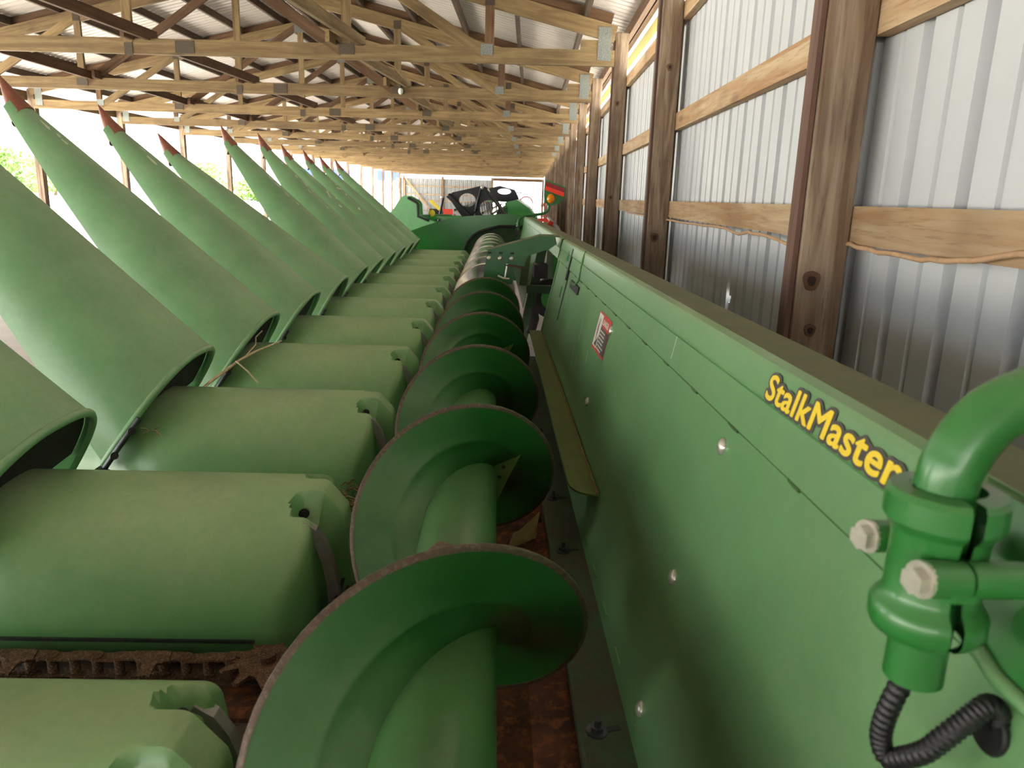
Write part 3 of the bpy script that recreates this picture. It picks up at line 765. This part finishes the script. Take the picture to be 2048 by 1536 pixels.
# centre opening frame, gauge wheel
hpart(G().box((.30, 5.9, -.72), (.07, .10, .85), 0, Matrix.Rotation(.18, 3, 'Y')), 'opening_post', M['green_dark'])
hpart(G().box((.24, 5.86, -.50), (.06, .03, .28), 0, Matrix.Rotation(.1, 3, 'Y')), 'opening_post', M['beam_top'])
hpart(G().box((.36, 5.8, -.66), (.22, .06, .06)), 'cross_rail', M['green_dark'])
hpart(G().box((.34, 5.6, -.50), (.10, .2, .10)), 'hose_box', M['black'])
hpart(G().tube([(.30, 5.6, -.78), (.31, 5.55, -.85), (.28, 5.5, -.95)], .035, 10), 'hydraulic_hose', M['black'])
g = G().tube([(.50, 6.5, -.82), (.50, 6.62, -.82)], .17, 28); hpart(g, 'gauge_wheel', M['rubber'])
hpart(G().tube([(.50, 6.49, -.82), (.50, 6.63, -.82)], .09, 20), 'wheel_hub', M['green_bright'])
hpart(G().box((.56, 7.4, -.75), (.04, .9, .6)), 'end_shield', M['green_bright'])
# --- far side panel with its arched opening and rubber seal
s_ = 9.8/9.62
q = lambda L_: [(x*s_, z*s_) for x, z in L_]
top = q([(-1.28, -.52), (-1.119, -.438), (-.88, -.345), (-.57, -.246), (-.38, -.217), (-.195, -.200), (.05, -.178), (.242, -.166), (.336, -.187), (.40, -.24)])
inner = q([(.38, -.318), (.246, -.314), (.06, -.318), (-.098, -.357), (-.20, -.392), (-.285, -.448), (-.345, -.52), (-.378, -.60), (-.385, -.86)])
YP = 9.78
g = G(); outl = top+inner+[(-1.28*s_, -.95)]
g.prism(outl, YP, YP+.05, 1); hpart(g, 'side_panel', M['green'], bevel=.008)
hpart(G().prism(q([(.42, -.23), (-.3, -.30), (-.42, -.5), (-.42, -1.0), (.42, -1.0)]), YP+.10, YP+.13, 1), 'end_plate', M['green_dark'])
hpart(G().tube([(x, YP-.005, z) for x, z in inner], .016, 8), 'rubber_seal', M['rubber'])
# row-unit deck between hoods, and divider plates
hpart(G().box((-.76, 4.95, -.905), (.86, 9.4, .02)), 'row_deck', M['deck'])
hpart(G().prism([(-.312, -.80), (-.306, -.80), (-.325, -.90), (-.335, -.90)], -.1, 9.6, 1), 'deck_edge', M['dark_steel'])

# --- gathering chain in the gap in front (sub-parts: rollers, links, lugs)
def chain(yc, xs, xe, z):
    ch = bpy.data.objects.new('gathering_chain', None); C.objects.link(ch); ch.parent = hroot; ch.location = (-BASE.x, yc-BASE.y, z-BASE.z)
    rme = G().tube([(0, 0, -.014), (0, 0, .014)], .0095, 10).mesh('roller', M['chain'])
    lp = []
    for cx in (-.021, .021):
        for i in range(7):
            a = (PI/2 + i*PI/6) if cx < 0 else (-PI/2 + i*PI/6); lp.append((cx+.0125*math.cos(a), .0125*math.sin(a)))
    lme = G().prism(lp, -.0018, .0018, 2).mesh('link_plate', M['chain'])
    lug = G().prism([(-.034, -.012), (.034, -.012), (.030, .008), (.008, .020), (-.004, .055), (-.026, .066), (-.022, .030), (-.042, .020)], -.002, .002, 2)
    lug.box((-.016, .060, -.016), (.034, .004, .034), 0, Matrix.Rotation(.3, 3, 'Z'))
    lugm = lug.mesh('chain_lug', M['chain'])
    x = xs; i = 0
    while x < xe:
        o = link('roller', rme, ch); o.location = (x, 0, 0)
        for s in (-1, 1):
            o = link('link_plate', lme, ch); o.location = (x+.0207, 0, s*(.0165 if i % 2 else .0200))
        if i % 6 == 3:
            o = link('chain_lug', lugm, ch); o.location = (x+.02, -.002, .0235); o.rotation_euler = (0, 0, PI)
        x += .0414; i += 1
    return ch
chain(1.262, -1.02, -.40, -.872)
chain(1.315, -1.02, -.44, -.905)
hpart(G().box((-.72, 1.305, -.842), (.55, .020, .006)).box((-.72, 1.314, -.852), (.55, .004, .02)), 'chain_guide', M['dark_steel'])
hpart(G().box((-.75, 1.18, -.890), (.34, .09, .012)), 'deck_plate', M['dark_steel'])
hpart(G().box((-.47, 1.18, -.892), (.20, .09, .012)), 'deck_plate', M['rust'])
# sprocket with curved teeth at the auger end of the chain
g = G(); tp = []
for i in range(9):
    a = i*2*PI/9
    tp += [(.052*math.cos(a-.22), .052*math.sin(a-.22)), (.082*math.cos(a+.02), .082*math.sin(a+.02)), (.078*math.cos(a+.12), .078*math.sin(a+.12)), (.05*math.cos(a+.2), .05*math.sin(a+.2))]
g.prism(tp, -.003, .003, 2); g.v = [(p[0]-.41, p[1]+1.25, p[2]-.852) for p in g.v]
hpart(g, 'sprocket', M['chain'])
hpart(G().tube([(-.41, 1.25, -.88), (-.41, 1.25, -.835)], .018, 12), 'sprocket_shaft', M['chain'])

# --- warning light arms with clamps: the far one whole in view, the near one partly
def light_arm(y, near):
    s = 1 if near else -1
    zo = 0
    arm = [(.285, y, -.300), (.285, y, -.24), (.285, y, -.165), (.289, y, -.146), (.296, y, -.131), (.307, y, -.118), (.325, y, -.108), (.36, y, -.102), (.56, y, -.098),
           (.595, y, -.090), (.612, y, -.070), (.616, y, -.03), (.616, y, .03)] if near else \
          [(.285, y, -.36), (.285, y, -.30), (.287, y, -.25), (.295, y, -.222), (.312, y, -.203), (.345, y, -.187), (.40, y, -.175), (.52, y, -.160), (.59, y, -.145), (.635, y, -.120), (.656, y, -.085), (.660, y, .0)]
    sm_ = []
    P_ = [Vector(p) for p in arm]
    for i in range(len(P_)-1):
        p0 = P_[max(i-1, 0)]; p1 = P_[i]; p2 = P_[i+1]; p3 = P_[min(i+2, len(P_)-1)]
        for k_ in range(5):
            t = k_/5; sm_.append(.5*((2*p1)+(-p0+p2)*t+(2*p0-5*p1+4*p2-p3)*t*t+(-p0+3*p1-3*p2+p3)*t**3))
    sm_.append(P_[-1])
    a = hpart(G().tube(sm_, 0.0185 if near else .019, 24), 'light_arm', M['arm'])
    return a, sm_
arm_n, _ = light_arm(.434, True)
arm_f, _ = light_arm(9.55, False)
# near clamp: two ribbed half shells
def shell(x, y, prof_, a0, a1, n=20):
    g = G()
    g.grid(lambda u, v: (x+prof_[round(v*(len(prof_)-1))][0]*math.cos(a0+(a1-a0)*u), y+prof_[round(v*(len(prof_)-1))][0]*math.sin(a0+(a1-a0)*u), prof_[round(v*(len(prof_)-1))][1]), n, len(prof_)-1)
    return g
pr = [(.020, -.166), (.031, -.167), (.0335, -.171), (.0335, -.186), (.031, -.190), (.028, -.193), (.0268, -.20), (.0268, -.235), (.028, -.240), (.0315, -.244), (.0335, -.248), (.0335, -.258), (.031, -.263), (.027, -.266), (.020, -.267)]
def rear(a): return a
hpart(shell(.285, .434, pr, PI*.52, PI*1.48, 24), 'clamp_half', M['arm'], crisp=.5)
hpart(shell(.289, .434, pr, -PI*.48, PI*.48, 24), 'clamp_half', M['arm'], crisp=.5)
for yy, zb2 in ((.404, -.2135), (.470, -.2165)):
    hpart(G().tube([(.262, yy, zb2), (.286, yy, zb2)], .0112, 20), 'clamp_boss', M['arm'])
    hpart(G().tube([(.288, yy, zb2), (.331, yy, zb2)], .0112, 20), 'clamp_boss', M['arm'])
    bm_ = bolt_mesh(.0085, .009, .0115).mesh('clamp_bolt', M['zinc'])
    o = link('clamp_bolt', bm_, hroot); local(o, (.261, yy, zb2)); o.rotation_euler = (.3, -PI/2, 0)
hpart(G().box((.285, .434, -.2165), (.02, .076, .022)), 'clamp_web', M['arm'], bevel=.004)
# end bracket plate the clamp is bolted to
pl = [(.56-.05, -.190), (.25, -.190), (.25, -.285), (.44, -.288), (.492, -.262)]
g = G().prism(pl, .336, .348, 0); g.v = [(p[0]+ml*(p[2]+.28), p[1], p[2]) for p in g.v]
hpart(g, 'arm_bracket', M['arm'], bevel=.003)
hpart(G().tube([(px(-.30)-.012, .50, -.268), (px(-.30)-.012, .42, -.292), (px(-.30)-.012, .25, -.296)], .006, 8), 'bracket_edge', M['panel'])
# corrugated conduit from arm to the hole in the panel
cp = [(.285, .437, -.285), (.285, .441, -.304), (.281, .444, -.325), (.279, .447, -.345), (.280, .448, -.362), (.284, .443, -.372), (.289, .432, -.362), (.295, .422, -.349), (.302, .418, -.336), (.310, .415, -.323), (.318, .414, -.313), (.326, .415, -.308), (.334, .417, -.314), (.340, .419, -.328), (.352, .423, -.333)]
P_ = [Vector(p) for p in cp]; path = []
for i in range(len(P_)-1):
    p0 = P_[max(i-1, 0)]; p1 = P_[i]; p2 = P_[i+1]; p3 = P_[min(i+2, len(P_)-1)]
    for k_ in range(14):
        t = k_/14; path.append(.5*((2*p1)+(-p0+p2)*t+(2*p0-5*p1+4*p2-p3)*t*t+(-p0+3*p1-3*p2+p3)*t**3))
hpart(G().tube(path, .0075, 14, rr=[.0077 if (i//2) % 2 else .0068 for i in range(len(path))]), 'conduit', M['black'])
ring_ = [(px(-.331)-.002+.0*math.cos(a), .424+.0165*math.cos(a), -.331+.0165*math.sin(a)) for a in [i*PI/12 for i in range(25)]]
hpart(G().tube(ring_, .0025, 8), 'grommet', M['rubber'])
hpart(G().tube([(px(-.331)-.0052, .424, -.331), (px(-.331)-.0045, .424, -.331)], .016, 24), 'conduit_hole', M['rubber'])
# far lamp: green shield, two-tone reflector and amber lens
sh_ = [(.600, .245), (.617, .252), (.845, .172), (.858, .150), (.845, .060), (.80, -.0), (.765, -.025), (.66, -.035), (.610, -.02), (.592, .06), (.592, .16)]
hpart(G().prism(sh_, 9.50, 9.52, 1), 'lamp_shield', M['green'], bevel=.004)
hpart(G().prism([(.610, .237), (.838, .160), (.838, .112), (.604, .185)], 9.488, 9.494, 1), 'reflector', M['red_dark'])['label'] = 'dark red half of the reflector'
hpart(G().prism([(.604, .184), (.838, .111), (.830, .062), (.600, .138)], 9.488, 9.494, 1), 'reflector', M['orange_red'])['label'] = 'bright orange half of the reflector'
hpart(sphere(G(), (.672, 9.47, .035), .058, 10, (.8, .6, 1)), 'amber_lens', M['amber'])['label'] = 'amber lamp lens'
hpart(G().box((.672, 9.48, -.035), (.10, .06, .02)), 'lamp_base', M['green'])
hpart(G().tube([(.285, 9.52, -.30), (.26, 9.50, -.33), (.285, 9.50, -.40), (.25, 9.5, -.44)], .01, 8), 'lamp_wire', M['black'])
for z in (-.30, -.27, -.34): hpart(G().tube([(.285, 9.52, z), (.285, 9.52, z-.012)], .032, 12), 'clamp_half', M['green'])

# ------------------------------------------------------------------ crop trash lying on the header
def hthing(name, g, mat, label, cat, kind=None, group=None, at=None):
    pts = [H.transposed() @ Vector(p) + Vector((0, 0, CZ)) for p in g.v]
    c = Vector((sum(p.x for p in pts)/len(pts), sum(p.y for p in pts)/len(pts), min(p.z for p in pts)))
    g.v = [tuple(p-c) for p in pts]; o = g.obj(name, mat); o.location = c
    return tag(o, label, cat, kind, group)
g = G().tube([(-.995, 2.50, -.66), (-.975, 2.56, -.640), (-.93, 2.72, -.600), (-.89, 2.80, -.580), (-.845, 2.98, -.573)], .005, 8, rr=[.003, .006, .005, .0045, .003])
g.tube([(-.915, 2.76, -.588), (-.925, 2.90, -.575), (-.955, 3.00, -.565), (-.965, 3.12, -.560)], .003, 6)
g.tube([(-.935, 2.70, -.60), (-.87, 2.62, -.615), (-.80, 2.52, -.635)], .003, 6)
hthing('corn_stalk', g, M['straw'], 'dry forked corn stalk lying on the third green hood', 'stalk')
rr = random.Random(5); g = G()
for i in range(90):
    x, y = rr.uniform(-.44, -.33), rr.uniform(1.90, 2.04); a = rr.uniform(0, PI); l = rr.uniform(.02, .05); z = -.82+rr.uniform(-.02, .015)
    g.tube([(x, y, z), (x+l*math.cos(a)*.5, y+l*math.sin(a)*.5, z+.006), (x+l*math.cos(a), y+l*math.sin(a), z-.003)], .0016, 4)
hthing('crop_trash', g, M['husk'], 'loose brown chaff caught between the second and third hoods', 'chaff', 'stuff')
g = G().grid(lambda u, v: (.045+.075*u+.02*v, 1.70+.10*v+.03*u, -.838+.05*math.sin(PI*v)*u+.02*u), 6, 6)
solid(hthing('dry_leaf', g, M['husk'], 'curled dry leaf lying in the auger trough beside the flange', 'leaf'), .001)
rr = random.Random(9); g = G()
for i in range(14):
    a = rr.uniform(0, 2*PI); l = rr.uniform(.02, .045)
    g.tube([(-.99, 2.125, -.70), (-.99+l*.5*math.cos(a), 2.125-.01, -.70+l*.5*math.sin(a)+.01), (-.99+l*math.cos(a), 2.125-.015, -.70+l*math.sin(a))], .0015, 4)
hthing('husk_tuft', g, M['straw'], 'small tuft of dry husk caught at the foot of a snout', 'husk')

# ------------------------------------------------------------------ machines stored beyond
def wobj(name, g, mat, parent, **kw):
    g.v = [(p[0], p[1], p[2]+CZ) for p in g.v]
    base = WM[parent].translation; g.v = [(p[0]-base.x, p[1]-base.y, p[2]-base.z) for p in g.v]
    return g.obj(name, mat, parent, **kw)
gh = empty('grain_header', (-1.0, 13.5, 0), 'green grain header with black slatted reel standing beyond the corn header', 'header')
def ring_plate(outer, hole, y, t=.03):
    """plate with an oval hole: bridge the hole to the outline"""
    bm = bmesh.new()
    cx, cz, rx, rz = hole; n = 24
    import itertools
    ho = [(cx+rx*math.cos(2*PI*i/n), cz+rz*math.sin(2*PI*i/n)) for i in range(n)]
    # resample outline by angle around the hole centre
    def hit(a):
        d = Vector((math.cos(a), math.sin(a))); best = None
        for i in range(len(outer)):
            p, q2 = Vector(outer[i]), Vector(outer[(i+1) % len(outer)]); e = q2-p; o_ = Vector((cx, cz))
            den = d.x*e.y-d.y*e.x
            if abs(den) < 1e-9: continue
            t1 = ((p-o_).x*e.y-(p-o_).y*e.x)/den; s1 = ((p-o_).x*d.y-(p-o_).y*d.x)/den
            if t1 > 0 and -1e-6 <= s1 <= 1+1e-6 and (best is None or t1 < best): best = t1
        return (cx+d.x*best, cz+d.y*best)
    angs = sorted([2*PI*i/n for i in range(n)] + [math.atan2(p[1]-cz, p[0]-cx) % (2*PI) for p in outer]); bm.free()
    m_ = len(angs); g = G(); vs = []
    for yy in (y, y+t):
        for a in angs: vs.append((cx+rx*math.cos(a), yy, cz+rz*math.sin(a)))
        for a in angs: h_ = hit(a); vs.append((h_[0], yy, h_[1]))
    fs = []
    for i in range(m_):
        j = (i+1) % m_
        fs += [(i, j, m_+j, m_+i), (2*m_+j, 2*m_+i, 3*m_+i, 3*m_+j), (m_+i, m_+j, 3*m_+j, 3*m_+i), (j, i, 2*m_+i, 2*m_+j)]
    return g.add(vs, fs)
P1 = [(-1.66, -.03), (-1.44, .06), (-1.15, .12), (-.90, .185), (-.84, .16), (-.66, -.02), (-.40, -.36), (-.55, -.42), (-1.05, -.42), (-1.30, -.40), (-1.42, -.22), (-1.50, -.22), (-1.55, -.42), (-1.66, -.42)]
wobj('reel_end_plate', ring_plate([(-1.56, -.03), (-1.44, .05), (-1.15, .12), (-.90, .185), (-.80, .14), (-.98, -.20), (-1.05, -.36), (-1.25, -.40), (-1.46, -.12)], (-1.17, -.08, .15, .12), 14.0), M['black_paint'], gh)
wobj('reel_end_plate', ring_plate([(-.88, .17), (-.66, -.02), (-.42, -.34), (-.44, -.42), (-1.03, -.42), (-1.03, -.30)], (-.78, -.22, .17, .15), 14.02), M['black_paint'], gh)
wobj('reel_end_plate', ring_plate([(-1.12, .20), (-.84, .27), (-.45, .18), (-.36, .02), (-.30, -.15), (-1.0, -.12)], (-.72, .13, .17, .07), 20.0), M['black_paint'], gh)
for i in range(6):
    x = -1.40+.17*i; z = -.10+.06*math.sin(i*1.3)
    wobj('reel_bat', G().tube([(x, 14.05, z-.16), (x+.1, 20, z-.05)], .022, 8), M['black_paint'], gh)
g = G()
for i in range(70):
    y = 14.2+i*.08; x = -1.30+.9*((i*37) % 10)/10; g.tube([(x, y, -.12), (x+.03, y, -.34)], .008, 4)
o = wobj('reel_tines', g, M['black_paint'], gh); o['kind'] = 'stuff'
for a, b in (((-1.60, 13.9, -.05), (-1.68, 13.9, -.46)), ((-1.50, 13.9, .02), (-1.05, 13.9, -.40)), ((-.92, 13.9, .15), (-1.02, 13.9, -.28)), ((-.84, 13.9, .12), (-.46, 13.9, -.33))):
    wobj('reel_strut', G().tube([a, b], .022, 8), M['black_paint'], gh)
for a in ((-1.62, 13.9, -.04), (-.90, 13.9, .15), (-1.05, 13.88, -.42), (-.45, 13.88, -.35)):
    wobj('reel_pivot', sphere(G(), a, .035, 6), M['zinc'], gh)
wobj('reel_arm', G().box((-1.42, 12.6, -.36), (.55, .08, .07)), M['green_bright'], gh)
wobj('cutter_frame', G().box((-1.0, 13.3, -.50), (1.5, .3, .10)), M['black_paint'], gh)
g = G().prism([(-.50, -.10), (-.30, -.05), (-.05, -.20), (.15, -.45), (.20, -.9), (-.6, -.9), (-.6, -.4)], 15, 19, 1); wobj('header_body', g, M['green_bright'], gh)
wobj('back_sheet', G().prism([(-1.25, .03), (-1.0, .05), (-.95, -.05), (-.95, -.14), (-1.3, -.14)], 22, 22.1, 1), M['green_bright'], gh)
# crop divider at its near end
g = G().prism([(-2.02, -.07), (-1.98, -.05), (-1.93, -.055), (-1.80, -.12), (-1.775, -.16), (-1.77, -.33), (-1.45, -.46), (-1.40, -.70), (-2.4, -.75), (-2.35, -.42), (-2.17, -.28)], 12.0, 12.35, 1)
wobj('crop_divider', g, M['green_bright'], gh, bevel=.02)
wobj('divider_edge', G().tube([(-1.93, 11.98, -.06), (-1.80, 11.98, -.125), (-1.775, 11.98, -.16), (-1.77, 11.98, -.34), (-1.60, 11.98, -.40)], .02, 8), M['rubber'], gh)
wobj('divider_rod', G().tube([(-1.77, 12.1, -.33), (-1.55, 12.4, -.32), (-1.3, 12.5, -.32)], .015, 8), M['green'], gh)
wobj('warning_disc', sphere(G(), (-1.60, 12.3, -.29), .055, 8, (1, .3, 1)), M['yellow_paint'], gh)

tr_ = empty('tractor_wheel', (-2.1, 17.3, 0), 'dark rear tyre showing between the green divider and the black reel', 'tyre')
wobj('tyre', G().tube([(-2.28, 17.3, -.88), (-2.02, 17.3, -.88)], .57, 24), M['rubber'], tr_)
wobj('wheel_rim', G().tube([(-2.30, 17.3, -.88), (-2.00, 17.3, -.88)], .28, 20), M['red_machine'], tr_)
rk = empty('hay_rake', (.0, 22, 0), 'red wheel rake frame standing near the far doorway', 'rake')
ringp = [(-.16+.20*math.cos(a), 22, -.22+.24*math.sin(a)) for a in [i*2*PI/20 for i in range(21)]]
wobj('rake_wheel', G().tube(ringp, .018, 6), M['red_machine'], rk)
for i in range(5):
    x = .12+.07*i; wobj('rake_tine', G().tube([(x, 22, -.55), (x+.10, 22, -.12+.02*i)], .012, 5), M['red_machine'], rk)
wobj('rake_frame', G().box((.05, 22.1, -.62), (1.0, .08, .10)), M['red_machine'], rk)
wobj('rake_frame', G().box((.05, 22.1, -1.02), (.08, .08, .8)), M['red_machine'], rk)
wobj('rake_mast', G().tube([(-.33, 22, -.6), (-.33, 22, .22)], .012, 5).tube([(-.45, 22, .12), (-.2, 22, .12)], .012, 5), M['green_dark'], rk)
au = empty('grain_auger', (.7, 20, 0), 'long slanting conveyor tube with orange end leaning low against the right wall', 'auger')
wobj('auger_pipe', G().tube([(.46, 21, -.52), (.50, 14.5, -.55), (.56, 11.0, -.74)], .04, 10), M['plate'], au)
wobj('orange_hopper', G().box((.40, 16.0, -.52), (.10, .2, .12), 0, Matrix.Rotation(.5, 3, 'Y')), M['orange_red'], au)
wobj('support_leg', G().tube([(.47, 17, -.5), (.47, 17, -1.449)], .02, 6), M['red_machine'], au)
wobj('support_leg', G().tube([(.52, 13, -.6), (.52, 13, -1.449)], .02, 6), M['red_machine'], au)
cb = empty('stored_implement', (-2.7, 27, 0), 'faint rust-red implement standing on the floor near the end wall', 'implement')
wobj('frame_beam', G().box((-2.7, 27, -.75), (1.6, .3, .12)), M['tip'], cb)
for i in range(5): wobj('shank', G().box((-3.4+.35*i, 27, -1.05), (.08, .1, .8)), M['tip'], cb)
wobj('hitch_panel', G().box((-3.0, 26.8, -.62), (.5, .05, .3)), M['red_machine'], cb)
wobj('beacon', G().prism([(-2.15, -.1), (-1.95, -.28), (-2.0, -.33), (-2.2, -.15)], 16.5, 16.55, 1), M['yellow_paint'], gh)

# ------------------------------------------------------------------ outdoors, seen between the left posts
hs = empty('distant_building', (-16, 72, 0), 'washed-out white farm building with blue doors beyond the open side', 'building')
wobj('wall', G().box((-18, 73, .6), (14, 3, 4.2)), M['house'], hs)
for i, (x, wd) in enumerate(((-20.6, 1.6), (-17.6, 1.5), (-13.95, .75), (-12.6, .75))): wobj('door', G().box((x, 71.4, 1.55), (wd, .06, .85)), M['blue'], hs)
wobj('roof', G().prism([(-26, 2.7), (-10, 2.7), (-10.5, 3.6), (-25.5, 3.6)], 71, 75, 1), M['roof'], hs)
def tree(x, y, h, wd, seed, lab):
    t = empty('tree', (x, y, -.06), lab, 'tree', group='trees beyond the open side')
    rr = random.Random(seed)
    G().tube([(0, 0, 0), (.1, 0, h*.5), (0, .1, h*.8)], .18, 8, rr=[.22, .15, .06]).obj('trunk', M['bark'], t)
    g = G()
    for i in range(1500):
        a = rr.uniform(0, 2*PI); zz = rr.uniform(.15, 1); rad = wd*(1-abs(zz-.5)*1.1)*math.sqrt(rr.random())*(1+.25*math.sin(a*3+seed))
        c = Vector((rad*math.cos(a), rad*math.sin(a), h*zz+rr.uniform(-.3, .3))); s = rr.uniform(.15, .35)
        d1 = Vector((rr.uniform(-1, 1), rr.uniform(-1, 1), rr.uniform(-1, 1))).normalized()*s; d2 = d1.orthogonal().normalized()*s*.6
        g.add([c-d1, c+d2, c+d1, c-d2], [(0, 1, 2, 3)])
    o = g.obj('foliage', M['leaf'], t); o['kind'] = 'stuff'
labs = ['washed-out light green tree leftmost in the open side, beyond the big first snout',
        'low rounded pale tree right of the leftmost one, behind the first left post',
        'pale green tree past the third raised snout tip, mid open side',
        'small far pale tree between the fourth and fifth snout tips']
for i, (x, y, h, wd) in enumerate(((-50, 72, 4.3, 4), (-60, 96, 4.0, 5), (-50, 118, 5.0, 5), (-34, 95, 2.6, 3))):
    tree(x, y, h, wd, i, labs[i])
